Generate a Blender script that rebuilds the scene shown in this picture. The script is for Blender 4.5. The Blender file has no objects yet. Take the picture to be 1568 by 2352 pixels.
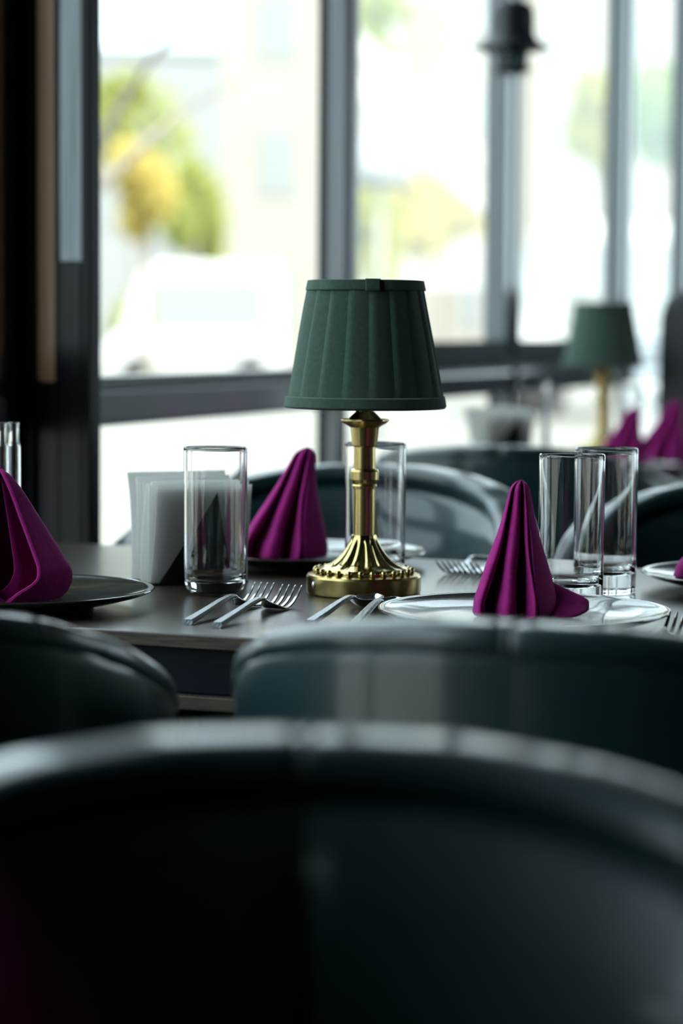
import bpy, bmesh, math, random
from mathutils import Vector, Matrix
random.seed(7)
sc = bpy.context.scene
COL = sc.collection
PI = math.pi
TZ = 0.75                     # height of the table tops
ROT = -math.radians(21.5)     # the room's axes, turned against the camera's
TILT = math.atan(436/5553)

# ------------------------------------------------------------------ camera, sky, sun, exposure
cd = bpy.data.cameras.new('camera'); cam = bpy.data.objects.new('camera', cd); COL.objects.link(cam)
cd.sensor_fit = 'VERTICAL'; cd.sensor_height = 36.0; cd.lens = 85.0
cd.clip_start = 0.02; cd.clip_end = 300
cam.location = (0, 0, 1.008)
cam.rotation_euler = (PI/2 - TILT, 0, 0)
cam.rotation_euler = (Matrix.Rotation(0, 3, 'Y') @ cam.rotation_euler.to_matrix() @ Matrix.Rotation(math.radians(0.4), 3, 'Z')).to_euler()
cd.dof.use_dof = True; cd.dof.focus_distance = 2.16; cd.dof.aperture_fstop = 3.3; cd.dof.aperture_blades = 9
sc.camera = cam

world = bpy.data.worlds.new('overcast_sky'); sc.world = world; world.use_nodes = True
wn = world.node_tree.nodes; wl = world.node_tree.links
bg = wn['Background']
bg.inputs[0].default_value = (0.76, 0.93, 1.02, 1); bg.inputs[1].default_value = 1.15

sd = bpy.data.lights.new('sun', 'SUN'); sun = bpy.data.objects.new('sun', sd); COL.objects.link(sun)
sd.energy = 3.4; sd.angle = math.radians(4); sd.color = (1.0, 0.95, 0.85)
sun.rotation_euler = Vector((-0.38, 0.58, -0.72)).to_track_quat('-Z', 'Y').to_euler()

sc.view_settings.view_transform = 'Standard'; sc.view_settings.look = 'None'
sc.view_settings.gamma = 1.0; sc.view_settings.use_curve_mapping = False
sc.view_settings.exposure = 1.6
cy = sc.cycles
cy.max_bounces = 12; cy.diffuse_bounces = 3; cy.glossy_bounces = 4; cy.transmission_bounces = 10
cy.transparent_max_bounces = 12; cy.caustics_reflective = False; cy.caustics_refractive = False
cy.sample_clamp_indirect = 4.0; cy.use_denoising = True
try: cy.denoiser = 'OPENIMAGEDENOISE'
except Exception: pass

# ------------------------------------------------------------------ materials
def mat(name, color, rough=0.5, metal=0.0, spec=0.5, coat=0.0, coat_rough=0.1, trans=0.0, ior=1.5, sheen=0.0,
        bump=None, vary=None, aniso=0.0, subsurf=0.0):
    m = bpy.data.materials.new(name); m.use_nodes = True
    nt = m.node_tree; b = nt.nodes['Principled BSDF']
    b.inputs['Base Color'].default_value = (*color, 1)
    b.inputs['Roughness'].default_value = rough; b.inputs['Metallic'].default_value = metal
    b.inputs['Specular IOR Level'].default_value = spec
    b.inputs['Coat Weight'].default_value = coat; b.inputs['Coat Roughness'].default_value = coat_rough
    b.inputs['Transmission Weight'].default_value = trans; b.inputs['IOR'].default_value = ior
    b.inputs['Sheen Weight'].default_value = sheen; b.inputs['Anisotropic'].default_value = aniso
    tc = nt.nodes.new('ShaderNodeTexCoord')
    if vary:                                   # (scale xyz, colour a, colour b, detail)
        mp = nt.nodes.new('ShaderNodeMapping'); mp.inputs['Scale'].default_value = vary[0]
        nz = nt.nodes.new('ShaderNodeTexNoise'); nz.inputs['Scale'].default_value = 1.0
        nz.inputs['Detail'].default_value = vary[3] if len(vary) > 3 else 4
        cr = nt.nodes.new('ShaderNodeValToRGB')
        cr.color_ramp.elements[0].position = .3; cr.color_ramp.elements[1].position = .7
        cr.color_ramp.elements[0].color = (*vary[1], 1); cr.color_ramp.elements[1].color = (*vary[2], 1)
        nt.links.new(tc.outputs['Object'], mp.inputs[0]); nt.links.new(mp.outputs[0], nz.inputs[0])
        nt.links.new(nz.outputs[0], cr.inputs[0]); nt.links.new(cr.outputs[0], b.inputs['Base Color'])
    if bump:                                   # (scale xyz, strength, distance)
        mp = nt.nodes.new('ShaderNodeMapping'); mp.inputs['Scale'].default_value = bump[0]
        nz = nt.nodes.new('ShaderNodeTexNoise'); nz.inputs['Scale'].default_value = 1.0; nz.inputs['Detail'].default_value = 3
        bp = nt.nodes.new('ShaderNodeBump'); bp.inputs['Strength'].default_value = bump[1]; bp.inputs['Distance'].default_value = bump[2]
        nt.links.new(tc.outputs['Object'], mp.inputs[0]); nt.links.new(mp.outputs[0], nz.inputs[0])
        nt.links.new(nz.outputs[0], bp.inputs['Height']); nt.links.new(bp.outputs[0], b.inputs['Normal'])
    return m

def pane_mat(name, tint, refl=1.0):
    m = bpy.data.materials.new(name); m.use_nodes = True
    nt = m.node_tree; nt.nodes.remove(nt.nodes['Principled BSDF'])
    out = nt.nodes['Material Output']
    tr = nt.nodes.new('ShaderNodeBsdfTransparent'); tr.inputs[0].default_value = (*tint, 1)
    gl = nt.nodes.new('ShaderNodeBsdfGlossy'); gl.inputs['Roughness'].default_value = 0.01
    gl.inputs[0].default_value = (refl, refl, refl, 1)
    lw = nt.nodes.new('ShaderNodeLayerWeight'); lw.inputs['Blend'].default_value = .5
    pw = nt.nodes.new('ShaderNodeMath'); pw.operation = 'POWER'; pw.inputs[1].default_value = 5.0
    ma = nt.nodes.new('ShaderNodeMath'); ma.operation = 'MULTIPLY_ADD'; ma.inputs[1].default_value = .45; ma.inputs[2].default_value = .02
    mx = nt.nodes.new('ShaderNodeMixShader')
    nt.links.new(lw.outputs['Facing'], pw.inputs[0]); nt.links.new(pw.outputs[0], ma.inputs[0]); nt.links.new(ma.outputs[0], mx.inputs[0])
    nt.links.new(tr.outputs[0], mx.inputs[1]); nt.links.new(gl.outputs[0], mx.inputs[2])
    nt.links.new(mx.outputs[0], out.inputs[0])
    return m

M = {}
M['leather'] = mat('green_leather', (.006, .033, .037), .44, spec=.45, coat=.8, coat_rough=.12, bump=((160,)*3, .25, .0008),
                   vary=((6,)*3, (.005, .028, .032), (.007, .037, .041)))
M['leather_seam'] = mat('green_leather_thread', (.012, .035, .035), .5)
M['napkin'] = mat('magenta_cloth', (.42, .018, .22), .85, spec=.15, sheen=.35, bump=((900, 900, 900), .35, .0006),
                  vary=((260,)*3, (.36, .014, .19), (.47, .022, .25), 2))
M['napkin'].node_tree.nodes['Principled BSDF'].inputs['Sheen Tint'].default_value = (1.0, .35, .85, 1)
M['brass'] = mat('brushed_brass', (.55, .42, .17), .27, metal=1.0, bump=((30, 30, 700), .10, .0003))
M['brass_polish'] = mat('polished_brass', (.62, .50, .22), .16, metal=1.0)
M['shade'] = mat('green_shade_cloth', (.066, .110, .085), .9, spec=.1, sheen=.2, bump=((900, 900, 900), .5, .0005),
                 vary=((240, 240, 240), (.059, .100, .077), (.074, .121, .094), 2))
M['steel'] = mat('cutlery_steel', (.62, .64, .66), .17, metal=1.0, bump=((260, 60, 260), .12, .0004))
M['steel_hammered'] = mat('textured_steel', (.30, .32, .34), .30, metal=1.0, bump=((500, 160, 500), 1.0, .0006))
M['glass'] = mat('clear_drinking_glass', (1, 1, 1), 0.0, trans=1.0, ior=1.48)
M['plate'] = mat('grey_olive_glaze', (.050, .052, .043), .16, spec=.6, coat=.8, coat_rough=.04, bump=((420,)*3, .22, .0006),
                 vary=((60,)*3, (.042, .044, .036), (.062, .063, .052)))
M['paper'] = mat('white_paper', (.90, .90, .88), .9, spec=.1, bump=((300,)*3, .2, .0006))
M['black_metal'] = mat('black_metal', (.012, .013, .015), .4, spec=.5)
M['wood_top'] = mat('dark_walnut_top', (.05, .035, .026), .30, spec=.5, coat=.45, coat_rough=.18, bump=((14, 220, 60), .10, .0005),
                    vary=((5, 90, 30), (.035, .024, .018), (.085, .060, .043), 6))
M['wood_edge'] = mat('walnut_edge_band', (.16, .11, .07), .5, bump=((60, 60, 700), .3, .0006),
                     vary=((28, 28, 420), (.040, .027, .018), (.13, .090, .060), 6))
M['navy'] = mat('dark_blue_lacquer', (.003, .007, .014), .5, spec=.2)
M['frame'] = mat('dark_window_metal', (.040, .056, .066), .32, spec=.7, coat=1.0, coat_rough=.10)
M['mirror_metal'] = mat('polished_dark_metal', (.085, .092, .092), .08, metal=1.0, bump=((90, 90, .8), .55, .004))
M['post'] = mat('black_gloss_metal', (.008, .010, .012), .25, spec=.18)
M['warm_brown'] = mat('brown_reflection_and_spice', (.16, .075, .04), .35, coat=.3, vary=((14, 14, 1.6), (.42, .25, .13), (.62, .32, .18), 3))  # brown of a reflection on the pier, put into the colour; also vial spice
M['wall'] = mat('dark_plaster', (.022, .025, .026), .8)
M['back_wall'] = mat('dark_back_wall_paint', (.045, .047, .047), .8)
M['ceiling'] = mat('grey_ceiling_paint', (.09, .09, .088), .8)
M['floor'] = mat('dark_oak_floor', (.06, .045, .035), .45, vary=((1.5, 24, 8), (.022, .017, .013), (.045, .034, .025), 5))
M['pane'] = pane_mat('window_glass', (.97, .985, .975))
M['pane_tint'] = pane_mat('tinted_window_glass', (.50, .55, .55))
M['booth'] = mat('charcoal_upholstery', (.045, .045, .052), .6)
M['leg'] = mat('black_chair_leg', (.02, .018, .016), .4)
M['paving'] = mat('pale_paving', (.31, .295, .26), .85, vary=((.3, .3, .3), (.235, .222, .195), (.27, .256, .23), 3))
M['grass'] = mat('lawn_green', (.36, .46, .16), .9, vary=((2, 2, 2), (.32, .44, .14), (.48, .54, .22), 3))
M['facade'] = mat('pale_facade_render', (.31, .292, .262), .85)
M['facade_cool'] = mat('pale_grey_facade_render', (.26, .268, .27), .85)
M['facade_window'] = mat('facade_window_glass', (.25, .265, .265), .4)
M['bark'] = mat('grey_bark', (.26, .23, .20), .85)
M['leaf_yellow'] = mat('yellow_leaves', (.60, .50, .15), .7)
M['leaf_green'] = mat('light_green_leaves', (.40, .43, .13), .7)
M['leaf_lime'] = mat('lime_leaves', (.38, .36, .02), .7)
M['leaf_fresh'] = mat('fresh_green_leaves', (.24, .32, .04), .7)
M['white_paint'] = mat('white_paint', (.60, .60, .60), .3, coat=.5)
M['white_canvas'] = mat('white_canvas', (.5, .49, .46), .85)
M['tyre'] = mat('tyre_rubber', (.03, .03, .03), .8)
M['timber_pale'] = mat('pale_painted_timber', (.42, .40, .36), .7)
for k in ('leaf_yellow', 'leaf_green', 'leaf_lime', 'leaf_fresh', 'paper', 'white_canvas'):      # thin sheets let light through
    nt = M[k].node_tree; b = nt.nodes['Principled BSDF']; out = nt.nodes['Material Output']
    tl = nt.nodes.new('ShaderNodeBsdfTranslucent'); tl.inputs[0].default_value = b.inputs['Base Color'].default_value if k != 'paper' else (.95, .95, .93, 1)
    mx = nt.nodes.new('ShaderNodeMixShader'); mx.inputs[0].default_value = .45 if k != 'paper' else .6
    nt.links.new(b.outputs[0], mx.inputs[1]); nt.links.new(tl.outputs[0], mx.inputs[2]); nt.links.new(mx.outputs[0], out.inputs[0])

# ------------------------------------------------------------------ mesh helpers
class MB:
    """Collects vertices and faces and links them as one mesh object."""
    def __init__(s): s.v = []; s.f = []
    def add(s, vs, fs):
        o = len(s.v); s.v += [tuple(p) for p in vs]; s.f += [tuple(i + o for i in f) for f in fs]; return s
    def box(s, a, b):
        (x0, y0, z0), (x1, y1, z1) = a, b
        return s.add([(x0,y0,z0),(x1,y0,z0),(x1,y1,z0),(x0,y1,z0),(x0,y0,z1),(x1,y0,z1),(x1,y1,z1),(x0,y1,z1)],
                     [(0,3,2,1),(4,5,6,7),(0,1,5,4),(1,2,6,5),(2,3,7,6),(3,0,4,7)])
    def loft(s, rings, closed=True, caps=True):
        n = len(rings[0]); vs = [p for r in rings for p in r]; fs = []
        for i in range(len(rings) - 1):
            for j in range(n if closed else n - 1):
                k = (j + 1) % n
                fs.append((i*n + j, i*n + k, (i+1)*n + k, (i+1)*n + j))
        if caps and closed:
            fs.append(tuple(range(n - 1, -1, -1))); fs.append(tuple((len(rings)-1)*n + j for j in range(n)))
        return s.add(vs, fs)
    def lathe(s, prof, n=48, wob=None, caps=False):
        rings = []
        for (r, z) in prof:
            rings.append([((r if not wob else wob(r, z, 2*PI*j/n)) * math.cos(2*PI*j/n),
                           (r if not wob else wob(r, z, 2*PI*j/n)) * math.sin(2*PI*j/n), z) for j in range(n)])
        return s.loft(rings, True, caps)
    def tube(s, pts, rad, n=8, caps=True):
        pts = [Vector(p) for p in pts]; rings = []
        if not isinstance(rad, (list, tuple)): rad = [rad]*len(pts)
        up = None
        for i, p in enumerate(pts):
            d = (pts[min(i+1, len(pts)-1)] - pts[max(i-1, 0)]).normalized()
            if up is None: up = Vector((0,0,1)) if abs(d.z) < .9 else Vector((1,0,0))
            a = d.cross(up).normalized(); up = a.cross(d).normalized()
            rings.append([tuple(p + (a*math.cos(2*PI*j/n) + up*math.sin(2*PI*j/n))*rad[i]) for j in range(n)])
        return s.loft(rings, True, caps)
    def build(s, name, m, parent=None, smooth=True, bevel=0, solid=0, sub=0, auto=None):
        me = bpy.data.meshes.new(name); me.from_pydata(s.v, [], s.f); me.update()
        bm = bmesh.new(); bm.from_mesh(me)
        bmesh.ops.remove_doubles(bm, verts=bm.verts, dist=1e-6)
        bmesh.ops.recalc_face_normals(bm, faces=bm.faces)
        if bevel:
            es = [e for e in bm.edges if len(e.link_faces) == 2 and e.calc_face_angle(0) > .6]
            bmesh.ops.bevel(bm, geom=es, offset=bevel, segments=2, profile=.5, affect='EDGES', clamp_overlap=True)
        if smooth:
            for f in bm.faces: f.smooth = True
            lim = auto if auto else .7
            for e in bm.edges:
                if len(e.link_faces) == 2 and e.calc_face_angle(0) > lim: e.smooth = False
        bm.to_mesh(me); bm.free()
        o = bpy.data.objects.new(name, me); COL.objects.link(o)
        if isinstance(m, (list, tuple)):
            for q in m: me.materials.append(M[q])
        else: me.materials.append(M[m])
        if parent is not None: o.parent = parent
        if solid:
            q = o.modifiers.new('thickness', 'SOLIDIFY'); q.thickness = solid; q.offset = 0
        if sub:
            q = o.modifiers.new('smooth', 'SUBSURF'); q.levels = sub; q.render_levels = sub
        return o

def tag(o, label, cat, group=None):
    o['label'] = label; o['category'] = cat
    if group: o['group'] = group
    return o
def thing(name, label, cat, loc=(0,0,0), rz=0.0, group=None):
    o = bpy.data.objects.new(name, None); COL.objects.link(o); o.empty_display_size = .05
    o.location = loc; o.rotation_euler = (0, 0, rz)
    return tag(o, label, cat, group)
def struct(o):
    o['kind'] = 'structure'; return o
def dup(src, loc, rz, label=None, group=None, scale=None):
    r = src.copy(); COL.objects.link(r); r.location = loc; r.rotation_euler = (0, 0, rz)
    if label: r['label'] = label
    if group: r['group'] = group
    if scale: r.scale = scale
    for ch in list(src.children):
        c = ch.copy(); COL.objects.link(c); c.parent = r
        for g in list(ch.children):
            d = g.copy(); COL.objects.link(d); d.parent = c
    return r
def catmull(pts, n, closed=True):
    out = []; L = len(pts)
    segs = L if closed else L - 1
    for i in range(segs):
        g = lambda k: pts[k % L] if closed else pts[max(0, min(L-1, k))]
        p0, p1, p2, p3 = g(i-1), g(i), g(i+1), g(i+2)
        for j in range(n):
            t = j / n
            out.append(tuple(.5*(2*b + (c-a)*t + (2*a-5*b+4*c-d)*t*t + (3*b-a-3*c+d)*t**3) for a, b, c, d in zip(p0, p1, p2, p3)))
    if not closed: out.append(tuple(pts[-1]))
    return out
def interp(tab, x):
    if x <= tab[0][0]: return tab[0][1]
    for (a, b), (c, d) in zip(tab, tab[1:]):
        if x <= c:
            t = (x-a)/(c-a); t = t*t*(3-2*t) if False else t
            return b + (d-b)*t
    return tab[-1][1]

# ------------------------------------------------------------------ the room (local axes: x into the room, y along the window wall)
WO = Vector((-0.338, 3.3, 0))
def room(o):
    o.location = WO; o.rotation_euler = (0, 0, ROT); return o
def wpt(n, s, z=0):
    return WO + Matrix.Rotation(ROT, 3, 'Z') @ Vector((n, s, z))
S0, S1, N1, CEIL = -5.2, 8.2, 5.6, 3.05
f = struct(room(MB().box((-.06, S0-.1, -.12), (N1+.1, S1+.1, 0)).build('floor', 'floor', smooth=False)))
c = struct(room(MB().box((-.25, S0-.1, CEIL), (N1+.1, S1+.1, CEIL+.2)).build('ceiling', 'ceiling', smooth=False)))
m = MB().box((N1, S0-.1, 0), (N1+.1, 2.4, CEIL)).box((N1, 7.6, 0), (N1+.1, S1+.1, CEIL)).box((N1, 2.4, 0), (N1+.1, 7.6, .3)).box((N1, 2.4, 2.75), (N1+.1, 7.6, CEIL))
struct(room(m.build('wall_right', 'back_wall', smooth=False)))
w = struct(room(bpy.data.objects.new('window_13', None))); COL.objects.link(w)
MB().box((N1+.04, 2.44, .34), (N1+.046, 7.56, 2.71)).build('window_pane', 'pane', w, smooth=False)
m = MB()
for y in (2.4, 4.11, 5.83, 7.54): m.box((N1+.01, y, .3), (N1+.08, y+.06, 2.75))
m.build('window_frame', 'frame', w, smooth=False, bevel=.004)
struct(room(MB().box((0, S0-.1, 0), (N1, S0, CEIL)).build('wall_back', 'back_wall', smooth=False)))
# the far wall: a pier at each side of a wide window
m = MB().box((2.9, S1, 0), (N1, S1+.1, CEIL)).box((0, S1, 2.75), (2.9, S1+.1, CEIL)).box((0, S1, 0), (2.9, S1+.1, .25))
struct(room(m.build('wall_front', 'wall', smooth=False)))
w = struct(room(bpy.data.objects.new('window_12', None))); COL.objects.link(w)
MB().box((.06, S1+.03, .25), (2.86, S1+.036, 2.75)).build('window_pane', 'pane', w, smooth=False)
m = MB()
for x in (0, .95, 1.9, 2.86): m.box((x, S1, .25), (x+.06, S1+.07, 2.75))
m.build('window_frame', 'frame', w, smooth=False, bevel=.004)
# the window wall
m = MB().box((-.06, S0, 0), (.02, S1, .10)).box((-.06, S0, 2.75), (.02, S1, CEIL))
wl_ = struct(room(m.build('wall_left', 'frame', smooth=False, bevel=.004)))
def window(i, s0, s1, sash=True):
    w = bpy.data.objects.new('window_%d' % i, None); COL.objects.link(w); struct(room(w))
    MB().box((-.004, s1-.022, .10), (.018, s1+.022, 2.75)).build('window_mullion', 'frame', w, smooth=False, bevel=.003)
    MB().box((-.024, s1-.020, .10), (-.004, s1+.020, 2.75)).build('outer_mullion', 'post', w, smooth=False, bevel=.002)
    a, b = s0+.022, s1-.022
    MB().box((-.03, a, .865), (.032, b, .912)).build('window_beam', 'frame', w, smooth=False, bevel=.006)
    MB().box((-.02, a, .912), (.014, b, .9325)).build('window_sill', 'frame', w, smooth=False, bevel=.004)
    MB().box((-.004, a, .10), (.0, b, .865)).build('window_pane', 'pane', w, smooth=False)
    if sash:
        m = MB().box((-.024, a, .9325), (.024, b, .970)).box((-.024, a, 2.69), (.024, b, 2.75))
        m.box((-.024, a, .970), (.024, a+.030, 2.69)).box((-.024, b-.030, .970), (.024, b, 2.69))
        m.build('window_sash', 'frame', w, smooth=False, bevel=.003)
    MB().box((-.004, a, .9325), (.0, b, 2.75)).build('window_pane', 'pane', w, smooth=False)
    return w
window(1, -.25, .881, False)
for i, (a, b) in enumerate(((.881, 1.816), (1.816, 2.72), (2.72, 3.37), (3.37, 4.3), (4.3, 5.25), (5.25, 6.2), (6.2, 7.15), (7.15, 8.1))):
    window(2+i, a, b)
for i in range(3):
    s1 = -.27 - .95*i
    window(20+i, s1-.95, s1, i % 2 == 0)
struct(room(MB().box((-.06, S0, .10), (.02, -3.14, 2.75)).build('wall_left_end', 'wall', smooth=False)))
# the corner pier left of the first window: black posts, a strip coloured like a brown reflection and a strip of polished metal
p = struct(room(bpy.data.objects.new('wall_left_pier', None))); COL.objects.link(p)
MB().box((.108, -.245, 0), (.120, -.212, 2.75)).build('pier_post', 'post', p, smooth=False, bevel=.003)
MB().box((.074, -.240, 1.08), (.108, -.212, 2.75)).build('polished_strip', 'mirror_metal', p, smooth=False, bevel=.002)
MB().box((.074, -.242, 0), (.108, -.212, 1.08)).build('pier_post', 'post', p, smooth=False, bevel=.002)  # black piece standing in for the dark lower end of the strip's reflection
MB().box((.070, -.243, 0), (.074, -.212, 2.75)).build('pier_post', 'post', p, smooth=False)
MB().box((.043, -.238, 0), (.070, -.212, .93)).build('reflection_dark_end', 'post', p, smooth=False, bevel=.002)  # dark piece where the painted brown reflection fades out
MB().box((.043, -.240, .93), (.070, -.212, 2.75)).build('brown_reflection_strip', 'warm_brown', p, smooth=False, bevel=.003)  # reflection in dark metal, given as a plain brown colour
MB().box((.018, -.246, 0), (.043, -.212, 2.75)).build('pier_post', 'post', p, smooth=False, bevel=.004)
MB().box((-.05, -.252, 0), (.018, -.212, 2.75)).build('pier_post', 'post', p, smooth=False, bevel=.004)

# ------------------------------------------------------------------ tables
def table(name, label, origin, length, depth):
    """origin: the front left corner of the top; local x along the front edge, y away from the camera."""
    t = thing(name, label, 'table', (origin[0], origin[1], 0), ROT)
    tk = .012
    MB().box((0, 0, TZ-tk), (length, depth, TZ)).build('table_top', 'wood_top', t, smooth=False, bevel=.0015)
    e = .0012
    m = MB().box((-e, -e, TZ-tk+.001), (length+e, .0, TZ-.0012))
    m.build('edge_band', 'wood_edge', t, smooth=False)
    m = MB().box((-e, depth, TZ-tk+.001), (length+e, depth+e, TZ-.0012)); m.build('edge_band', 'wood_edge', t, smooth=False)
    m = MB().box((length, 0, TZ-tk+.001), (length+e, depth, TZ-.0012)); m.build('edge_band', 'wood_edge', t, smooth=False)
    MB().box((.05, .012, TZ-.052), (length-.05, depth-.012, TZ-tk)).build('apron', 'navy', t, smooth=False, bevel=.002)
    MB().box((.0, .004, TZ-.064), (length, depth-.004, TZ-.052)).build('lower_board', 'wood_edge', t, smooth=False, bevel=.0015)
    for x in (.22, length-.22):
        g = MB().box((x-.035, depth/2-.05, .03), (x+.035, depth/2+.05, TZ-.064)).build('leg', 'black_metal', t, smooth=False, bevel=.004)
        MB().box((x-.05, .10, 0), (x+.05, depth-.10, .03)).build('leg_foot', 'black_metal', g, smooth=False, bevel=.006)
    return t
def along(n, v):          # room axes to world: n from the window wall, v along it (0 at the world origin)
    u = Vector((math.cos(ROT), math.sin(ROT))); w_ = Vector((-math.sin(ROT), math.cos(ROT)))
    return u*n + w_*v
UW = -1.524
a = along(UW+.035, .7513*0 + (-.0781*.3665 + 1.9653*.9304))
table('dining_table', 'dark walnut dining table with the sharp brass lamp standing on it', a, 1.30, .69)
a = along(UW+.035, 3.86)
table('dining_table', 'dark walnut dining table behind, carrying the small blurred lamp', a, 1.36, .76)
a = along(-.30, .02)
table('dining_table', 'dark table in front of the nearest chair, mostly out of view', a, .72, .66)

# ------------------------------------------------------------------ tub chairs
def chair_proto(label):
    t = thing('tub_chair', label, 'chair', (0,0,0), 0, 'green leather tub chairs')
    A, B, ARM = .262, .250, .19         # half width, half depth of the round back, straight arm length
    NS = 72
    arc = PI*.5*(A+B)/2*2; total = arc + 2*ARM
    def plan(u):                        # u -1..1 -> point, outward normal, angle-like parameter
        d = (u+1)/2*total
        if d < ARM:   return Vector((-A + .03*(1-d/ARM)**2, ARM-d)), Vector((-1, 0)), -90 - (ARM-d)/ARM*45
        if d > total-ARM:
            e = d-(total-ARM); return Vector((A - .03*(e/ARM)**2, e)), Vector((1, 0)), 90 + e/ARM*45
        ph = (d-ARM)/arc*PI - PI/2
        p = Vector((A*math.sin(ph), -B*math.cos(ph))); n = Vector((math.sin(ph)/A, -math.cos(ph)/B)).normalized()
        return p, n, math.degrees(ph)
    ZT = [(0, .830), (15, .829), (30, .822), (45, .810), (60, .790), (75, .765), (90, .738), (112, .70), (135, .655)]
    us = [-1 + 2*i/NS for i in range(NS+1)]
    def ring(u, sect):
        p, n, ph = plan(u); z = interp(ZT, abs(ph))
        return [(p.x + n.x*o, p.y + n.y*o, (zz if ab else z + zz)) for (o, zz, ab) in sect(u, ph, z)]
    # outer shell
    def outer(u, ph, z):
        h = z-.021
        return [(-.055, .36, 1), (-.050, .33, 1), (-.038, .32, 1), (-.026, .34, 1), (-.010, .45, 1), (.0, .58, 1), (.002, .5*(.58+h), 1), (.0034, h-.03, 1), (.0036, h-.006, 1), (.0034, h, 1), (.0026, h+.003, 1), (-.02, h+.005, 1), (-.035, h+.003, 1)]
    m = MB(); m.loft([ring(u, outer) for u in us], True, True)
    m.build('outer_shell', 'leather', t, auto=1.2)
    # rim roll, with a gather at each seam
    def rim(u, ph, z):
        q = 1.0
        for s in (0, -52, 52):
            d = abs(ph-s)
            if d < 2.2: q = min(q, .90 + .10*d/2.2)
        end = 1.0
        if abs(u) > .97: end = max(.15, math.sqrt(max(0, 1-((abs(u)-.97)/.03)**2)))
        q *= end
        sg = lambda c_: abs(c_)**.62*(1 if c_ > 0 else -1)
        return [(-.020 + .0245*q*sg(math.cos(a_)), -.0125 + .0125*q*sg(math.sin(a_)), 0) for a_ in [2*PI*k/20 for k in range(20)]]
    m = MB(); us2 = sorted(set(us + [x*.001*k for x in (1, -1) for k in (2, 4, 8, 12)] + [-.985, -.995, .985, .995]))
    m.loft([ring(u, rim) for u in us2], True, True)
    rimo = m.build('rim', 'leather', t, auto=1.5)
    sg = lambda c_: abs(c_)**.62*(1 if c_ > 0 else -1)
    for s in (0,):
        rs = []
        for uu in (-.0035, 0, .0035):
            p, n, ph = plan(uu); z = interp(ZT, abs(ph)); k = 1.03 if uu == 0 else .98
            rs.append([(p.x+n.x*(-.020+.0245*k*sg(math.cos(a_))), p.y+n.y*(-.020+.0245*k*sg(math.cos(a_))), z-.0125+.0125*k*sg(math.sin(a_))) for a_ in [PI*(-.35+1.7*q/20) for q in range(21)]])
        MB().loft(rs, False).build('seam', 'leather_seam', rimo)
    # inner back: two halves and two arm pads, puffed between the seams
    def pad(u0, u1, extra):
        def sect(u, ph, z):
            e = abs(math.sin(PI*(u-u0)/(u1-u0)))**.45
            k = .020*e + extra
            top = z-.026
            b_ = .50
            L = [(-.020, top+.004, 1), (-.036, top+.002, 1), (-.044-.3*k, top-.014, 1), (-.046-.55*k, top-.05, 1), (-.047-.95*k, top-.10, 1)]
            L += [(-.050-1.1*k, b_+.06, 1), (-.052-k, b_-.02, 1), (-.040, b_-.08, 1), (-.020, b_-.08, 1)]
            return L
        n = max(10, int(NS*(u1-u0)/2))
        m = MB(); m.loft([ring(u0+(u1-u0)*i/n, sect) for i in range(n+1)], True, True)
        return m
    p_ = .50
    pad(-p_, 0, .0).build('inner_back', 'leather', t, auto=1.2)
    pad(0, p_, .0).build('inner_back', 'leather', t, auto=1.2)
    pad(-.985, -p_, .012).build('arm_pad', 'leather', t, auto=1.2)
    pad(p_, .985, .012).build('arm_pad', 'leather', t, auto=1.2)
    # seat cushion
    ring_ = []
    for k in range(40):
        a_ = 2*PI*k/40; cx, cy_ = math.cos(a_), math.sin(a_)
        ex = lambda c_: (abs(c_)**.75)*(1 if c_ > 0 else -1)
        ring_.append((.200*ex(cx), .215*ex(cy_)+.03))
    m = MB()
    rows = [(.86, .345), (.97, .355), (1.0, .385), (1.0, .43), (.97, .455), (.86, .47), (.5, .478), (.02, .48)]
    m.loft([[(x*k, (y-.03)*k+.03, z) for (x, y) in ring_] for (k, z) in rows], True, True)
    m.build('seat', 'leather', t, auto=1.2)
    MB().lathe([(.001, .30), (.16, .30), (.165, .31), (.165, .345), (.001, .345)], 32).build('seat_base', 'leg', t)
    for sx in (-1, 1):
        for sy in (-1, 1):
            MB().tube([(sx*.12, sy*.12, .31), (sx*.19, sy*.19, .0)], [.017, .010], 10).build('leg', 'leg', t)
    return t
CH = 'green leather tub chairs'
chair = chair_proto('dark green tub chair seen from inside, its lit back filling the bottom of the picture')
chair.location = (-.025, 1.068-.252, 0); chair.rotation_euler = (0, 0, PI + math.radians(-3))
def ch(x, y, rz, label, scale=None):
    return dup(chair, (x, y, 0), rz, label, CH, scale)
ch(.190, 1.655, ROT, 'dark green tub chair seen from behind, pulled up before the right-hand magenta napkin')
left_chair = ch(-.385, 1.755, math.radians(4), 'dark green tub chair with stitched rim at the left frame edge before the left plate')
rim_ = [c_ for c_ in left_chair.children if c_.name.startswith('rim')][0]
for src in list(rim_.children):
    src.rotation_euler = (0, 0, math.radians(43)); src.location = (0, 0, -.0165); src.scale = (1.02, 1.02, 1)
ch(-.035, 2.845, PI + ROT, 'green tub chair facing us behind the lamp and the paper napkins')
ch(.475, 2.68, PI + ROT, 'green tub chair facing us at right, its rim seen beyond the two glasses')
ch(.285, 3.78, ROT*.6, 'dark green tub chair seen from behind, between the two tables')
ch(.75, 5.08, PI + ROT, 'lower green tub chair at the far side of the rear table', (1, 1, .93))

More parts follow.
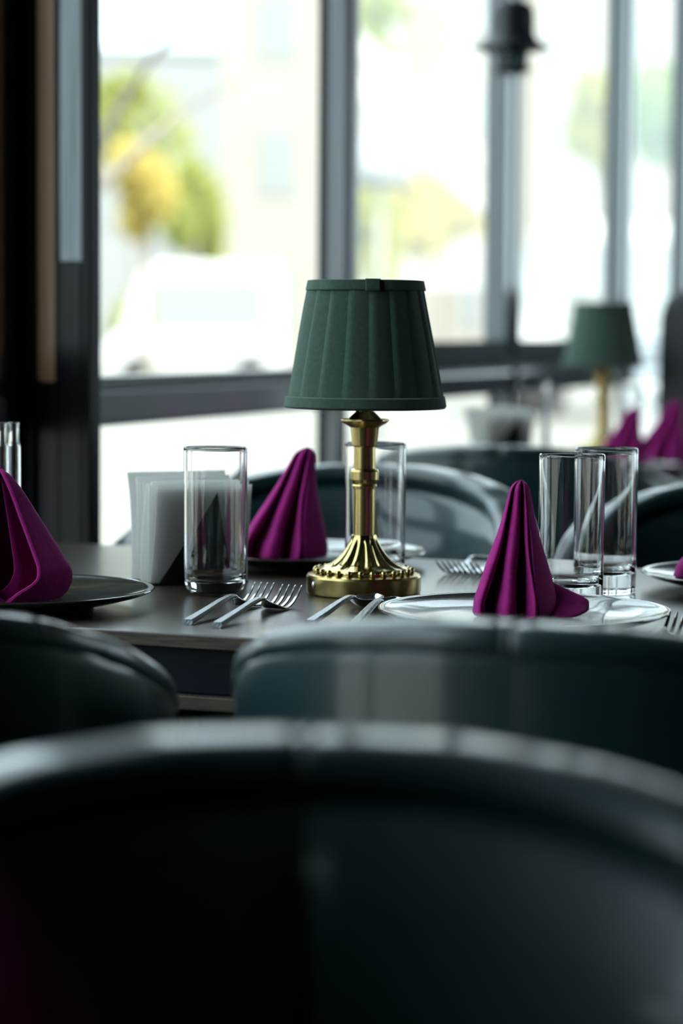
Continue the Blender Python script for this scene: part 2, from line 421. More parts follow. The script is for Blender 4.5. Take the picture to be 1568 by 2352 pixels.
# ------------------------------------------------------------------ table lamps
def lamp_proto(label):
    t = thing('table_lamp', label, 'lamp', (0,0,0), 0, 'brass table lamps with green shades')
    MB().lathe([(.001, 0), (.0525, 0), (.054, .001), (.0548, .003), (.0548, .0165), (.0535, .0185), (.050, .0195), (.047, .020), (.001, .020)], 96).build('base', 'brass', t, auto=.5)
    b0 = None
    for k in range(26):
        a_ = 2*PI*k/26 + .05
        if b0 is None:
            m = MB(); m.lathe([(.0029*math.sin(PI*q/10)+1e-5, -.0029*math.cos(PI*q/10)) for q in range(11)], 16)
            b0 = m.build('bead', 'brass_polish', t)
            o = b0
        else:
            o = b0.copy(); COL.objects.link(o); o.parent = t
        o.location = (.0462*math.cos(a_), .0462*math.sin(a_), .0225)
    def flute(r, z, a_):
        if z > .0545: return r
        k = 1.0 if z < .046 else max(0, (.0545-z)/.0085)
        k *= min(1, max(0, (z-.0235)/.003))
        c_ = abs(math.sin(6*a_))
        return r*(1 - .17*k*(1-c_)**1.5 + .035*k)
    prof = [(.001, .0195), (.0435, .0195), (.0435, .0225), (.042, .0245), (.037, .026), (.031, .0285), (.0255, .0325), (.0210, .0375), (.0172, .043), (.0142, .0485), (.0125, .053), (.0118, .056), (.0112, .0562), (.001, .0562)]
    fine = []
    for (a0, b_) in zip(prof, prof[1:]):
        for i in range(3): fine.append((a0[0]+(b_[0]-a0[0])*i/3, a0[1]+(b_[1]-a0[1])*i/3))
    fine.append(prof[-1])
    MB().lathe(fine, 144, flute).build('foot', 'brass_polish', t, auto=.9)
    col = [(.0106, .0555), (.0104, .100), (.0116, .1005), (.0118, .103), (.0112, .1045), (.0126, .106), (.0136, .109), (.0136, .1165), (.0128, .1185), (.0104, .1195),
           (.0103, .1400), (.0118, .1412), (.0122, .144), (.0134, .157), (.0140, .160)]
    MB().lathe(col, 64).build('column', 'brass', t, auto=.28)
    scallop = lambda r, z, a_: r*(1 + (.03*math.cos(8*a_) if r > .018 else 0))
    MB().lathe([(.0136, .1585), (.0165, .1605), (.0195, .1622), (.0226, .1650), (.0224, .1664), (.0190, .1648), (.0165, .1652), (.0160, .1662), (.0155, .1668), (.0118, .1705), (.0092, .1730), (.0086, .1738), (.0084, .1760), (.0084, .196), (.001, .1965)], 96, scallop).build('candle_cup', 'brass', t, auto=.4)
    MB().lathe([(.001, .196), (.012, .197), (.012, .216), (.019, .223), (.022, .236), (.019, .249), (.010, .257), (.001, .259)], 24).build('bulb', 'paper', t)
    # shade: overlapping knife pleats
    NP, SUBD = 18, 8; n = NP*SUBD
    zb, zt, rb, rt = .1785, .2965, .0745, .0530
    def pl(r, z, a_):
        q = 1 - (a_ + .12)/(2*PI)*NP % 1.0
        h = (q/.86 if q < .86 else (1-q)/.14)
        env = math.sin(PI*min(1, max(0, (z-zb)/(zt-zb))))**.4
        sag = .0005*math.sin(3*a_+40*z)
        return r + (.0022*h - .0012)*(.55+.45*env) + sag
    rows = 10
    prof = [(rb+(rt-rb)*i/rows, zb+(zt-zb)*i/rows) for i in range(rows+1)]
    sh = MB().lathe(prof, n, pl, caps=False).build('lamp_shade', 'shade', t, solid=.0012, auto=.35)
    wv = lambda r, z, a_: r + .0004*math.sin(5*a_) + .0003*math.sin(11*a_)
    MB().lathe([(rb+.0012, zb-.0015), (rb+.0026, zb+.0005), (rb+.0012, zb+.0085), (rb-.0002, zb+.0095)], 96, wv).build('lower_trim', 'shade', t, solid=.0008)
    MB().lathe([(rt+.0035, zt-.0085), (rt+.0034, zt-.0075), (rt+.0018, zt+.0005), (rt-.0010, zt+.0008)], 96, wv).build('upper_trim', 'shade', t, solid=.0008)
    rs = []
    for i in range(9):                     # loose end of the upper trim, lapped over itself
        a_ = -PI/2 + .23 - .25*i/8
        rs.append([((r+.0012+.0006*(1-i/8))*math.cos(a_), (r+.0012+.0006*(1-i/8))*math.sin(a_), z) for (r, z) in [(rt+.0037, zt-.0095), (rt+.0036, zt-.0078), (rt+.0020, zt+.0012), (rt-.0006, zt+.0014)]])
    MB().loft(rs, False).build('trim_end', 'shade', t, solid=.0011)
    # touch button on the side of the base
    a_ = -PI/2 - math.radians(60)
    bt = MB().lathe([(.0001, .0018), (.0022, .0016), (.0030, .0008), (.0034, 0), (.0036, -.001)], 20).build('button', 'steel', t)
    bt['label'] = 'small steel button'
    bt.location = (.0549*math.cos(a_), .0549*math.sin(a_), .0105)
    bt.rotation_euler = Vector((math.cos(a_), math.sin(a_), 0)).to_track_quat('Z', 'Y').to_euler()
    return t
lamp = lamp_proto('sharp brass lamp with pleated green shade in the middle of the near table')
lamp.location = (.0216, 2.2973, TZ)
dup(lamp, (.494, 4.60, TZ), .4, 'blurred smaller-looking brass lamp with green shade on the rear table', 'brass table lamps with green shades')

# ------------------------------------------------------------------ plates
def plate_proto(label):
    m = MB()
    pr = [(.0005, .0075), (.060, .0072), (.080, .0078), (.095, .0098), (.108, .0128), (.114, .0142), (.1185, .0158), (.1222, .0172), (.1238, .0170), (.1242, .0160), (.1232, .0148),
          (.116, .0118), (.104, .0085), (.090, .0050), (.078, .0030), (.070, .0026), (.0675, .0), (.0635, .0), (.062, .0026), (.0005, .0028)]
    o = m.lathe(pr, 128).build('dinner_plate', 'plate', auto=.8)
    return tag(o, label, 'plate', 'grey-olive dinner plates')
PG = 'grey-olive dinner plates'
plate = plate_proto('wide grey glazed plate with bright reflections under the upright right-hand napkin')
plate.location = (.156, 2.046, TZ)
PL = [(-.293, 2.174, 'dark olive glazed plate at the left, under the open magenta napkin'),
      (-.034, 2.561, 'dark plate behind the paper napkins, carrying the leaning magenta napkin'),
      (.418, 2.355, 'dark plate cut by the right frame edge behind the two glasses'),
      (.483, 4.15, 'blurred plate nearest to us on the rear table, under a magenta napkin'),
      (.598, 4.40, 'blurred plate beside the rear lamp, under the rightmost magenta napkin'),
      (-.0775, .475, 'plate on the table in front of the nearest chair')]
for x, y, lb in PL:
    o = plate.copy(); COL.objects.link(o); o.location = (x, y, TZ); o['label'] = lb

# ------------------------------------------------------------------ cloth napkins
NG = 'magenta cloth napkins'
BASE = [(-.034,.020), (-.042,-.004), (-.041,-.024), (-.036,-.032), (-.031,-.024), (-.0285,.002), (-.0245,.004), (-.0215,-.022), (-.016,-.037), (-.008,-.036), (-.005,-.028), (-.0035,-.002), (.0015,-.002), (.004,-.024),
        (.006,-.032), (.0095,-.040), (.0118,-.037), (.0122,-.031), (.0145,-.0375), (.026,-.026), (.034,-.008), (.030,.020), (.0,.030)]
KT = [(0, 1.0), (.12, .97), (.24, .83), (.36, .71), (.52, .555), (.69, .415), (.84, .305), (.93, .245), (.975, .19), (.992, .13), (1.0, .05)]
def folded_napkin(name, label, h=.117, lean=(0, 0), kx=1.0, ky=1.0, flap=True):
    """stands upright in deep vertical folds"""
    t = thing(name, label, 'napkin', (0,0,0), 0, NG)
    rows = 26; loop = catmull(BASE, 4); rings = []
    for i in range(rows+1):
        q = (i/rows); k = interp(KT, q)
        rr = []
        cx = sum(p[0] for p in loop)/len(loop); cy2 = sum(p[1] for p in loop)/len(loop)
        for j, (x, y) in enumerate(loop):
            sm = .38*q**3                      # folds soften towards the tip
            r0 = math.hypot(x-cx, y-cy2); tgt = .032
            f_ = (r0*(1-sm) + tgt*sm)/max(r0, 1e-4)
            xx = (cx + (x-cx)*f_)*k*kx + lean[0]*q**1.3; yy = (cy2 + (y-cy2)*f_)*k*ky + lean[1]*q**1.3
            rr.append((xx + .0012*math.sin(9*q+j*.21)*(1-q), yy, h*q + .003*math.sin(j*.37)*q*(1-q)))
        rings.append(rr)
    MB().loft(rings, True, True).build('folded_body', 'napkin', t, auto=2.0, sub=1)
    if flap:
        # a loose corner laid out to the right: an upright ridge falling to a blunt tip
        rs = []
        for (x, y0, yr, y1, zr) in ((.012,-.028,.000,.024,.036), (.022,-.030,.002,.024,.0315), (.032,-.034,.004,.022,.027), (.042,-.034,.003,.017,.0225), (.051,-.027,.000,.010,.0185), (.0575,-.017,-.003,.004,.0155), (.0595,-.011,-.004,.001,.0135)):
            zl = .0004 if x < .045 else (x-.045)*.45
            rs.append([(x, y0, zl), (x-.001, y0*.72+yr*.28, zl+(zr-zl)*.22), (x, y0*.40+yr*.60, zl+(zr-zl)*.60), (x, yr-.002, zr*.985), (x, yr, zr), (x, yr+.002, zr*.97), (x, y1*.5+yr*.5, zl+(zr-zl)*.45), (x, y1, zl), (x, (y0+y1)/2, zl)])
        MB().loft(rs, True, True).build('corner_flap', 'napkin', t, auto=1.2, sub=1)
    return t
def open_napkin(name, label, h=.115):
    """stands as a cone, its front open in a U between rolled hems"""
    t = thing(name, label, 'napkin', (0,0,0), 0, NG)
    base = [(.0,-.044), (.024,-.042), (.042,-.026), (.058,.004), (.050,.026), (.020,.034), (-.020,.032), (-.046,.020), (-.052,.0), (-.040,-.026), (-.022,-.042)]
    loop = catmull(base, 12); L = len(loop)
    kt = [(0, .80), (.06, .93), (.14, 1.0), (.22, 1.0), (.36, .84), (.52, .66), (.68, .48), (.82, .33), (.92, .20), (.97, .12), (1.0, .03)]
    def body(shr, gm, sh, zt_, nm):
        rows, cols = 30, 72; rings = []
        for i in range(rows+1):
            q = i/rows; k = interp(kt, q)*shr
            q2 = max(0, q-.055); g = gm*(math.sqrt(max(0, 1-(1-min(1, q2/.26))**2)))*(1.0 if q < .8 else (1.25-q*.3))
            rr = []
            for j in range(cols+1):
                s = (g + (1-2*g)*j/cols + sh)*L % L
                a0 = int(s); fr = s-a0; p, p2 = loop[a0 % L], loop[(a0+1) % L]
                wv = .0016*math.sin(7*j/cols*PI+3*q)*(1-q)
                rr.append(((p[0]*(1-fr)+p2[0]*fr)*k + wv - .004*q, (p[1]*(1-fr)+p2[1]*fr)*k + wv*.6 + .004*q, .0014 + h*zt_*q))
            rings.append(rr)
        o = MB().loft(rings, False).build(nm, 'napkin', t, solid=.0020, sub=1, auto=2.0)
        return rings
    R = body(1.05, .122, .016, 1.0, 'folded_body')
    body(.52, .17, -.09, .95, 'inner_fold')
    path = [r[-1] for r in reversed(R)] + [r[0] for r in R]
    path = catmull([p for i, p in enumerate(path) if i % 3 == 0 or i == len(path)-1], 4, False)
    MB().tube(path, .0021, 8).build('rolled_hem', 'napkin', t)
    return t
PZ = TZ + .0078
n1 = folded_napkin('cloth_napkin', 'upright magenta napkin in deep folds with a side flap on the right-hand plate')
n1.location = (.1535, 2.065, PZ)
n2 = open_napkin('cloth_napkin', 'magenta napkin with an open dark hollow on the left olive plate')
n2.location = (-.301, 2.150, PZ); n2.rotation_euler = (0, 0, math.radians(4))
n3 = folded_napkin('cloth_napkin', 'leaning magenta napkin between the paper napkins and the lamp', h=.118, lean=(.022, 0), kx=1.3, flap=False)
n3.location = (-.058, 2.56, PZ)
n4 = folded_napkin('cloth_napkin', 'magenta napkin sloping out of the right frame edge', h=.118, lean=(.02, 0), kx=1.9, flap=False)
n4.location = (.405, 2.375, PZ)
dup(n3, (.481, 4.150, PZ+.003), 0, 'blurred magenta napkin under the rear lamp, nearer to us', NG, (1.0, .85, .90))
dup(n3, (.585, 4.40, PZ), -.2, 'blurred magenta napkin cut by the right frame edge, on the rear table', NG, (1.1, 1.0, .95))
dup(n2, (-.071, .478, PZ+.004), .95, 'strongly blurred magenta napkin in the lower left corner', NG, (1.0, 1.0, 1.14))

# ------------------------------------------------------------------ drinking glasses
def glass_proto(name, label, round_heel):
    r, h, w = .0302, .1395, .0016
    if round_heel:
        pr = [(0, .0008), (.018, .0006), (.0235, .0016), (.0276, .006), (.0290, .012), (.0295, .026), (.0296, .030), (.02965, .034), (r-.00005, h-.006), (r, h-.003), (r-.00015, h-.0012), (r-.0005, h-.0003), (r-w/2, h), (r-w+.0003, h-.0003), (r-w, h-.0012), (r-w, h-.003), (r-w-.00005, h-.006), (.0280, .045), (.0279, .040), (.0278, .034), (.0276, .028), (.0270, .0215), (.0255, .0155), (.019, .0125), (0, .0118)]
    else:
        pr = [(0, .0020), (.022, .0018), (.0255, .0004), (.0282, .0003), (.0294, .0016), (.0298, .004), (.0299, .008), (.0299, .012), (r-.00005, h-.006), (r, h-.003), (r-.00015, h-.0012), (r-.0005, h-.0003), (r-w/2, h), (r-w+.0003, h-.0003), (r-w, h-.0012), (r-w, h-.003), (r-w-.00005, h-.006), (.0284, .046), (.0283, .040), (.0281, .033), (.0273, .0255), (.0235, .0195), (.012, .0172), (0, .0168)]
    o = MB().lathe(pr, 72).build(name, 'glass', auto=.9)
    return tag(o, label, 'glass', 'clear tall tumblers')
g1 = glass_proto('drinking_glass', 'tall clear tumbler with rounded heel in front of the paper napkins', True); g1.location = (-.1195, 2.2825, TZ)
g3 = glass_proto('drinking_glass', 'tall clear tumbler directly behind the right-hand plate, the left one of the pair', False); g3.location = (.2105, 2.2069, TZ)
for x, y, lb in ((.2540, 2.318, 'tall clear tumbler standing further back, the right one of the pair'), (.0335, 2.386, 'tall clear tumbler half hidden behind the near lamp'),
                 (.555, 4.72, 'blurred clear tumbler beside the stem of the rear lamp')):
    o = g3.copy(); COL.objects.link(o); o.location = (x, y, TZ); o['label'] = lb
# slim glass vials
def vial(label, loc):
    t = thing('glass_vial', label, 'vial', loc, 0, 'slim glass spice vials')
    MB().lathe([(0, 0), (.0062, 0), (.0068, .001), (.0068, .134), (.0062, .137), (.0054, .1385), (.0054, .155), (.0058, .157), (.0046, .158), (.0042, .155), (.0042, .139), (.0056, .134), (.0056, .004), (0, .003)], 24).build('vial_body', 'glass', t)
    MB().lathe([(.0003, .0042), (.0052, .0042), (.0052, .085), (.0003, .085)], 16).build('spice', 'warm_brown', t)
    return t
v1 = vial('slim glass vial rising behind the left napkin, the one nearer the frame edge', (-.3335, 2.368, TZ))
dup(v1, (-.3225, 2.374, TZ), 0, 'slim glass vial rising behind the left napkin, nearest to the black post', 'slim glass spice vials')
dup(v1, (.3625, 4.30, TZ), 0, 'blurred slim vial standing alone on the rear table before the window', 'slim glass spice vials')

# ------------------------------------------------------------------ paper napkin holders
def holder(label, loc, rz, n, plabel, group):
    t = thing('napkin_holder', label, 'napkin holder', loc, rz, 'black napkin holders')
    MB().box((-.052, .0, 0), (.052, .052, .002)).build('base', 'black_metal', t, smooth=False, bevel=.0006)
    for y, ly in ((-.0022, -.026), (.0520, .026)):
        MB().add([(-.042, y, .001), (.036, y, .001), (.010, y+ly, .092), (-.042, y+.0016, .001), (.036, y+.0016, .001), (.010, y+ly+.0016, .092)],
                 [(0,1,2), (5,4,3), (0,3,4,1), (1,4,5,2), (2,5,3,0)]).build('side_plate', 'black_metal', t, smooth=False)
    R_ = Matrix.Rotation(rz, 4, 'Z')
    for i in range(n):
        q = i/(n-1); y0 = .0045 + .042*q; tilt = math.radians(-13 + 27*q); rnd = random.Random(i+3)
        hh = .098 + rnd.uniform(-.003, .003) + (.004 if q > .7 else 0); x0, x1 = -.049+rnd.uniform(-.004, .004), .049+rnd.uniform(-.004, .006)
        th = .0016; rows = 7; rings = []
        for ix in range(7):
            x = x0 + (x1-x0)*ix/6; rr = []
            bow = .0012*math.sin(ix*1.1+i)
            for k in range(rows+1):                # up the front leaf, down the back leaf: one folded sheet
                z = hh*k/rows; rr.append((x + .002*math.sin(3*z/hh+i)*(ix in (0, 6)), y0 - .0006 - th*.35*(.4+k/rows) + bow*k/rows + .004*math.sin(2.2*z/hh+q*3)*.5*(k/rows), .0025+z))
            for k in range(rows, -1, -1):
                z = hh*.985*k/rows; rr.append((x + .002*math.sin(3*z/hh+i)*(ix in (0, 6)), y0 + .0006 + th*.35*(.4+k/rows) + bow*k/rows + .004*math.sin(2.2*z/hh+q*3)*.5*(k/rows), .0025+z))
            rings.append([(a_[0], a_[1] + math.tan(tilt)*a_[2]*(.55+.45*a_[2]/hh), a_[2]) for a_ in rr])
        o = MB().loft(rings, True, True).build('paper_napkin', 'paper', auto=.6)
        o.location = loc; o.rotation_euler = (0, 0, rz)
        tag(o, plabel, 'napkin', group)
    return t
holder('black metal napkin holder with triangular plates behind the left tumbler', (-.140, 2.365, TZ), math.radians(22), 13,
       'white folded paper napkin in the black holder on the near table', 'paper napkins in the near holder')
holder('blurred black napkin holder with white paper on the rear table', (.300, 4.40, TZ), math.radians(25), 8,
       'white folded paper napkin in the blurred holder on the rear table', 'paper napkins in the rear holder')

# ------------------------------------------------------------------ cutlery
def sect(x, y, w, z0, z1):
    e = min((z1-z0)*.35, w*.2)
    return [(x-w/2, y, z0+e), (x-w/2+e, y, z0), (x+w/2-e, y, z0), (x+w/2, y, z0+e), (x+w/2, y, z1-e), (x+w/2-e, y, z1), (x-w/2+e, y, z1), (x-w/2, y, z1-e)]
HAND = [(0, .0100, .0002, .0048), (.004, .0104, .0004, .0052), (.040, .0092, .0048, .0094), (.075, .0078, .0098, .0140), (.095, .0068, .0120, .0156), (.103, .0062, .0124, .0156), (.110, .0062, .0112, .0142)]
def fork_proto(label):
    t = thing('fork', label, 'fork', (0,0,0), 0, 'steel dinner forks')
    MB().loft([sect(0, *h) for h in HAND], True, True).build('handle', 'steel_hammered', t, auto=.6)
    m = MB()
    root = [(.108, .0062, .0112, .0142), (.116, .0080, .0082, .0106), (.124, .0150, .0050, .0072), (.131, .0215, .0026, .0046), (.138, .0232, .0012, .0030), (.145, .0236, .0008, .0026)]
    m.loft([sect(0, *h) for h in root], True, True); m.build('root', 'steel', t, auto=.6)
    tm = None
    for k in range(4):
        x = (-1.5+k)*.0062
        pts = [(.143, .0048, .0007, .0027), (.150, .0042, .0010, .0030), (.160, .0036, .0036, .0055), (.170, .0030, .0082, .0100), (.178, .0024, .0130, .0146), (.183, .0014, .0165, .0178), (.1842, .0007, .0174, .0182)]
        if tm is None:
            tm = MB().loft([sect(0, *h) for h in pts], True, True).build('tine', 'steel', t, auto=.6); o = tm
        else:
            o = tm.copy(); COL.objects.link(o); o.parent = t
        o.location = (x, 0, 0)
    return t
def spoon_proto(label):
    t = thing('spoon', label, 'spoon', (0,0,0), 0, 'steel spoons')
    MB().loft([sect(0, *h) for h in HAND], True, True).build('handle', 'steel_hammered', t, auto=.6)
    prof = [(.108, .0060, .0128), (.114, .0080, .0110), (.120, .0150, .0098), (.128, .0235, .0096), (.138, .0292, .0094), (.148, .0300, .0093), (.158, .0262, .0094), (.165, .0175, .0096), (.169, .0070, .0099), (.170, .001, .010)]
    rings = []
    for (y, w, z) in prof:
        dp = .0085*min(1, max(0, (w-.006)/.022)); rr = []
        for k in range(9):
            c_ = -1 + 2*k/8; rr.append((c_*w/2, y, z - dp*(1-c_*c_)))
        rings.append(rr)
    MB().loft(rings, False).build('bowl', 'steel', t, solid=.0011, sub=1, auto=1.5)
    return t
fa = -math.radians(19)
fork = fork_proto('steel fork left of its twin, in front of the tumbler by the paper napkins')
fork.location = (-.1305, 2.046, TZ); fork.rotation_euler = (0, 0, fa)
FG = 'steel dinner forks'
dup(fork, (-.1045, 2.027, TZ), fa, 'steel fork right of its twin, nearest to the lamp base', FG)
dup(fork, (.178, 2.610, TZ), PI + fa - .08, 'blurred fork behind the lamp, tines pointing at us, the left one', FG)
dup(fork, (.200, 2.600, TZ), PI + fa - .08, 'blurred fork behind the lamp, tines pointing at us, the right one', FG)
dup(fork, (.225, 1.838, TZ), fa, 'fork with only a tine showing at the right frame edge', FG)
spoon = spoon_proto('steel spoon with its bowl before the lamp base, left of another spoon')
spoon.location = (-.0262, 2.048, TZ); spoon.rotation_euler = (0, 0, -math.radians(20))
dup(spoon, (.0085, 2.018, TZ), -math.radians(14), 'steel spoon with its bowl tucked against the right-hand plate', 'steel spoons')

# ------------------------------------------------------------------ tall seat at the far right
t = thing('high_back_seat', 'dark grey high-backed seat cut by the right frame edge', 'seat', (1.03, 5.75, 0), ROT)
m = MB(); rs = []
for (k, z) in ((.97, .30), (1, .34), (1, .95), (.99, 1.03), (.95, 1.07), (.85, 1.09)):
    rs.append([(x*k, .10+y*k, z) for (x, y) in catmull([(-.26, -.06), (.26, -.06), (.28, 0), (.26, .06), (-.26, .06), (-.28, 0)], 4)])
m.loft(rs, True, True).build('backrest', 'booth', t, auto=1.0)
MB().box((-.26, -.40, .30), (.26, .05, .46)).build('seat', 'booth', t, bevel=.03)
for sx in (-1, 1):
    for sy in (-.36, .12):
        MB().tube([(sx*.22, sy, .32), (sx*.23, sy, 0)], [.018, .012], 8).build('leg', 'leg', t)

# ------------------------------------------------------------------ outside
def out(x, y, d):          # a direction read off the photograph, at a real distance: world point
    a_, b_ = (x-784)/5553, (1176-y)/5553
    v = Vector((a_, math.cos(TILT)+b_*math.sin(TILT), -math.sin(TILT)+b_*math.cos(TILT)))
    return Vector((0, 0, 1.008)) + v*(d/v.y)
g = struct(room(MB().box((-90, -40, -.40), (-.06, 110, -.14)).build('ground', 'paving', smooth=False)))
def foliage(c, r, n, size, seed):
    rnd = random.Random(seed); m = MB()
    blobs = [(Vector((rnd.uniform(-.6, .6)*r[0], rnd.uniform(-.6, .6)*r[1], rnd.uniform(-.6, .6)*r[2])), rnd.uniform(.35, .6)) for _ in range(9)]
    for i in range(n):
        b_, k = rnd.choice(blobs)
        v = Vector((rnd.gauss(0, 1), rnd.gauss(0, 1), rnd.gauss(0, 1))).normalized()*rnd.uniform(.5, 1)**.5
        p = Vector(c) + b_ + Vector((v.x*r[0]*k, v.y*r[1]*k, v.z*r[2]*k))
        a_ = Vector((rnd.gauss(0, 1), rnd.gauss(0, 1), rnd.gauss(0, 1))).normalized(); b2 = a_.orthogonal().normalized()
        s = size*rnd.uniform(.6, 1.2)
        m.add([p-a_*s, p+b2*s*.45, p+a_*s, p-b2*s*.45], [(0, 1, 2, 3)])
    return m
def tree(px, py, d, rx, rz, leaf, label, seed, name='tree', n=2600, size=.10, group=None):
    c_ = out(px, py, d); k = d/5553
    base = Vector((c_.x, c_.y, -.14))
    t = thing(name, label, 'tree', base, 0, group)
    R_ = (rx*k, rx*k, rz*k)
    f = foliage(c_-base, R_, n, size, seed).build('foliage', leaf, t, smooth=False); f['kind'] = 'stuff'
    h_ = c_.z - base.z
    MB().tube([(0, 0, 0), (.05, .02, h_*.5), (-.04, .03, h_), (.0, .0, h_+R_[2]*.4)], [.10, .08, .06, .03], 8).build('trunk', 'bark', t)
    return t
tree(335, 440, 36, 80, 115, 'leaf_yellow', 'yellow autumn tree seen through the left window', 1, size=.16)
tree(440, 490, 45, 70, 150, 'leaf_green', 'pale green tree behind the yellow one in the left window', 2, size=.2)
tree(300, 250, 56, 130, 120, 'leaf_green', 'tall light tree whose crown shows high in the left window', 12, n=900, size=.2)
tree(860, 545, 32, 65, 110, 'leaf_lime', 'lime yellow tree beside the middle mullion', 3, size=.14)
tree(1010, 500, 50, 110, 110, 'leaf_yellow', 'pale yellow tree far behind the slanting timbers', 4, size=.2)
tree(1370, 275, 44, 70, 100, 'leaf_lime', 'yellow tree left of the thin mullion at the right', 5, size=.18)
tree(1520, 260, 40, 70, 150, 'leaf_fresh', 'fresh green tree in the rightmost window', 6, size=.18)
tree(835, 60, 50, 90, 130, 'leaf_green', 'green tree crown behind the slanting timbers', 7, n=1500, size=.25)
def hedge(px0, px1, py, d, hz, leaf, label, seed):
    a_, b_ = out(px0, py, d), out(px1, py, d); c_ = (a_+b_)/2
    base = Vector((c_.x, c_.y, -.14)); t = thing('hedge', label, 'hedge', base)
    f = MB()
    rnd = random.Random(seed)
    w_ = (b_-a_).length/2; top = c_.z + .14
    fm = foliage((0, 0, top*.5), (w_, .35, top*.55), 2600, .09, seed).build('foliage', leaf, t, smooth=False); fm['kind'] = 'stuff'
    for k in (-.6, -.2, .2, .6):
        MB().tube([(w_*k, 0, 0), (w_*k+.05, 0, top*.7)], [.04, .02], 6).build('stem', 'bark', t)
    return t
hedge(1150, 1330, 715, 46, 0, 'leaf_green', 'trimmed light green hedge seen beside the rear lamp', 21)
hedge(230, 420, 690, 50, 0, 'leaf_green', 'low pale hedge below the yellow tree', 22)
hedge(1400, 1560, 660, 52, 0, 'leaf_green', 'pale hedge seen right of the rear lamp shade', 23)
# a tree with bare branches close by
b0 = out(150, 700, 8.5); t = thing('bare_tree', 'thin bare branched tree just outside the left window', 'tree', (b0.x, b0.y, -.14))
pts = lambda L: [tuple(Vector(out(x, y, d)) - Vector((b0.x, b0.y, -.14))) for (x, y, d) in L]
MB().tube([(0, 0, 0)] + pts([(160, 520, 8.5), (190, 460, 8.5)]), [.07, .06, .045], 8).build('trunk', 'bark', t)
MB().tube(pts([(190, 460, 8.5), (260, 400, 8.5), (340, 320, 8.6), (420, 250, 8.7), (540, 190, 8.8)]), [.024, .020, .016, .012, .006], 6).build('branch', 'bark', t)
MB().tube(pts([(190, 460, 8.5), (240, 300, 8.4), (330, 150, 8.3), (400, 70, 8.2), (500, -40, 8.1)]), [.022, .017, .013, .013, .008], 6).build('branch', 'bark', t)
# slanting pale timbers of a pergola
b0 = out(1150, 600, 13)
t = thing('pergola', 'pale pergola post with two slanting timbers beyond the middle window', 'pergola', (b0.x, b0.y, -.14))
base = Vector((b0.x, b0.y, -.14))
MB().box((-.05, -.05, 0), (.05, .05, 3.4)).build('post', 'timber_pale', t, smooth=False, bevel=.005)
def beam(x0, y0, x1, y1, w_):
    a_, b_ = out(x0, y0, 13)-base, out(x1, y1, 13)-base; d_ = (b_-a_).normalized(); nn = Vector((-d_.z, 0, d_.x))*w_/2; th = Vector((0, .04, 0))
    MB().loft([[tuple(p+nn-th), tuple(p+nn+th), tuple(p-nn+th), tuple(p-nn-th)] for p in (a_, b_)], True, True).build('slanting_timber', 'timber_pale', t, smooth=False, bevel=.004)
beam(770, 60, 1150, 420, .105); beam(760, 130, 1150, 500, .12)
# street lamp with a white domed hood
b0 = out(868, 430, 25); hb = b0.z + .14
t = thing('street_lamp', 'street lamp with a white domed hood, right of the middle mullion', 'street lamp', (b0.x, b0.y, -.14))
MB().lathe([(.001, hb+.56), (.12, hb+.54), (.22, hb+.45), (.29, hb+.28), (.33, hb+.06)], 24).build('hood', 'white_canvas', t, solid=.01)
MB().lathe([(.33, hb+.06), (.30, hb), (.001, hb+.01)], 24).build('hood_underside', 'tyre', t)
MB().tube([(0, 0, 0), (0, 0, hb+.03)], .03, 8).build('pole', 'timber_pale', t)
MB().lathe([(.001, 0), (.09, 0), (.09, .05), (.03, .10), (.001, .10)], 20).build('foot', 'tyre', t)
# white vans
def van(px, py, d, label, rz):
    b0 = out(px, py, d); top = b0.z+.14
    t = thing('van', label, 'van', (b0.x, b0.y, -.14), rz)
    side = [(-1.5, .35), (-1.48, .75), (-1.25, .95), (-.85, top-.05), (-.6, top), (1.35, top), (1.48, top-.1), (1.5, .35)]
    rings = [[(x, y*(1 if z < 1 else .92), z) for (x, z) in side] for y in (-.75, .75)]
    MB().loft(rings, True, True).build('body', 'white_paint', t, smooth=False, bevel=.04)
    for sy in (-1, 1):
        MB().add([(-.75, sy*.757, 1.02), (1.2, sy*.757, 1.02), (1.2, sy*.715, top-.25), (-.65, sy*.715, top-.25)], [(0, 1, 2, 3)]).build('window', 'facade_window', t, smooth=False, solid=.01)
        for sx in (-1, 1):
            wv = MB().lathe([(.001, -.08), (.25, -.08), (.30, -.05), (.30, .05), (.25, .08), (.001, .08)], 24).build('wheel', 'tyre', t)
            wv.location = (sx*.95, sy*.70, .30); wv.rotation_euler = (PI/2, 0, 0)
    return t
van(1395, 512, 30, 'long white van parked beyond the right-hand windows', .1)
van(440, 610, 42, 'white van parked beside the pale building in the left window', .1)
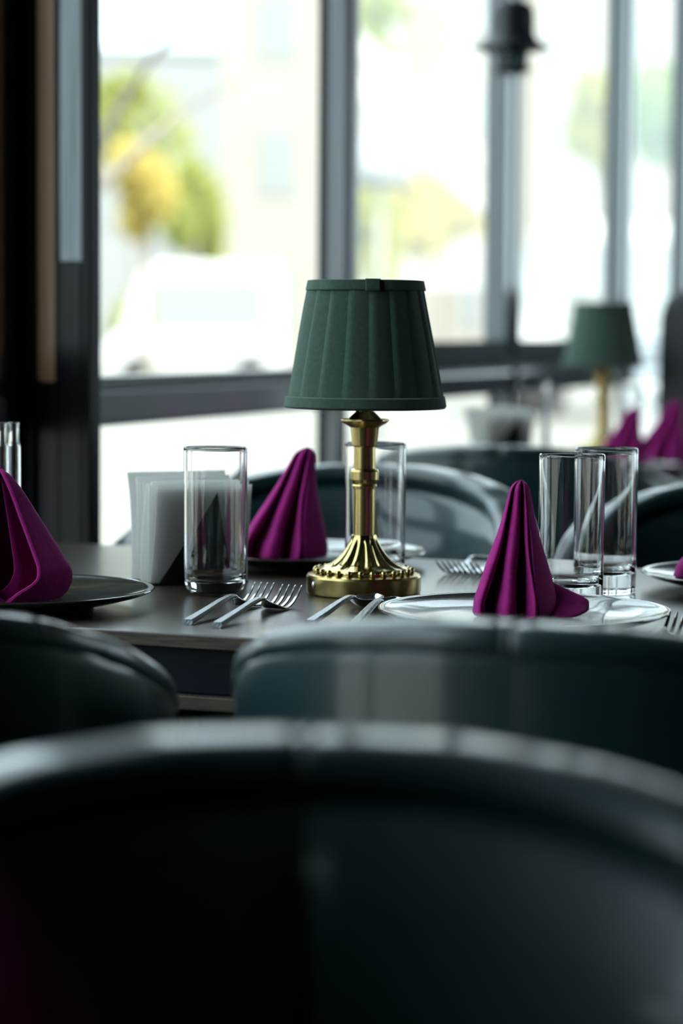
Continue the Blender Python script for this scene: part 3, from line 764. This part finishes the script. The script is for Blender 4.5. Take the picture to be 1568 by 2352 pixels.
# pale buildings across the street
def building(px0, px1, pytop, d, m_, label, ang, storeys):
    a_, b_ = out(px0, 740, d), out(px1, 740, d); W = (b_-a_).length; H = out(0, pytop, d).z + .14
    t = thing('street_building', label, 'building', (a_.x, a_.y, -.14), ang)
    MB().box((0, 0, 0), (W, 8, H)).build('wall', m_, t, smooth=False)
    MB().box((-.1, -.12, H), (W+.1, 8.1, H+.3)).build('roof', 'facade_cool', t, smooth=False, bevel=.03)
    n = max(1, int(W/2.6)); sh = H/storeys
    for k in range(storeys):
        for j in range(n):
            x = W*(j+.5)/n - .5; z = k*sh + sh*.28
            w_ = MB().box((x, -.05, z), (x+1.0, .02, z+sh*.5)).build('window', m_, t, smooth=False)
            MB().box((x+.08, -.056, z+.08), (x+.92, -.048, z+sh*.5-.08)).build('pane', 'facade_window', w_, smooth=False)
building(500, 760, -400, 62, 'facade', 'tall cream building filling the right half of the left window', 0, 4)
building(120, 495, 130, 85, 'facade_cool', 'pale grey building behind the trees in the left window', 0, 3)
building(-1900, 60, 330, 90, 'facade', 'low cream building standing left of the pale grey one', 0, 2)
building(770, 1180, -300, 88, 'facade', 'cream building behind the slanting timbers', 0, 5)
building(1190, 1900, -200, 96, 'facade', 'long cream building behind the right-hand windows', 0, 5)
# lantern outside, on a bracket from the frame
b0 = out(1166, 100, 4.74)
t = thing('wall_lantern', 'black lantern fixed to the second mullion near the top of the picture', 'lantern', (b0.x, b0.y, b0.z))
MB().lathe([(.0005, .085), (.028, .083), (.042, .074), (.046, .055), (.046, .020), (.052, .008), (.074, -.004), (.078, -.009), (.060, -.006), (.044, -.002), (.0005, .004)], 32).build('hood', 'black_metal', t, auto=.9)
MB().lathe([(.036, .0), (.034, -.045), (.030, -.047), (.032, .0)], 24).build('lamp_glass', 'pane_tint', t)
for k in range(4):
    a_ = PI/4 + k*PI/2; MB().tube([(.037*math.cos(a_), .037*math.sin(a_), 0), (.035*math.cos(a_), .035*math.sin(a_), -.048)], .004, 6).build('cage_bar', 'black_metal', t)
MB().lathe([(.0005, -.044), (.040, -.044), (.041, -.050), (.030, -.056), (.0005, -.058)], 24).build('lamp_base', 'black_metal', t, auto=.9)
q0 = wpt(.014, 1.816, b0.z+.03) - Vector(b0)
MB().tube([(0, 0, .06), tuple(q0*.5 + Vector((0, 0, .035))), tuple(q0)], .008, 8).build('bracket', 'black_metal', t)
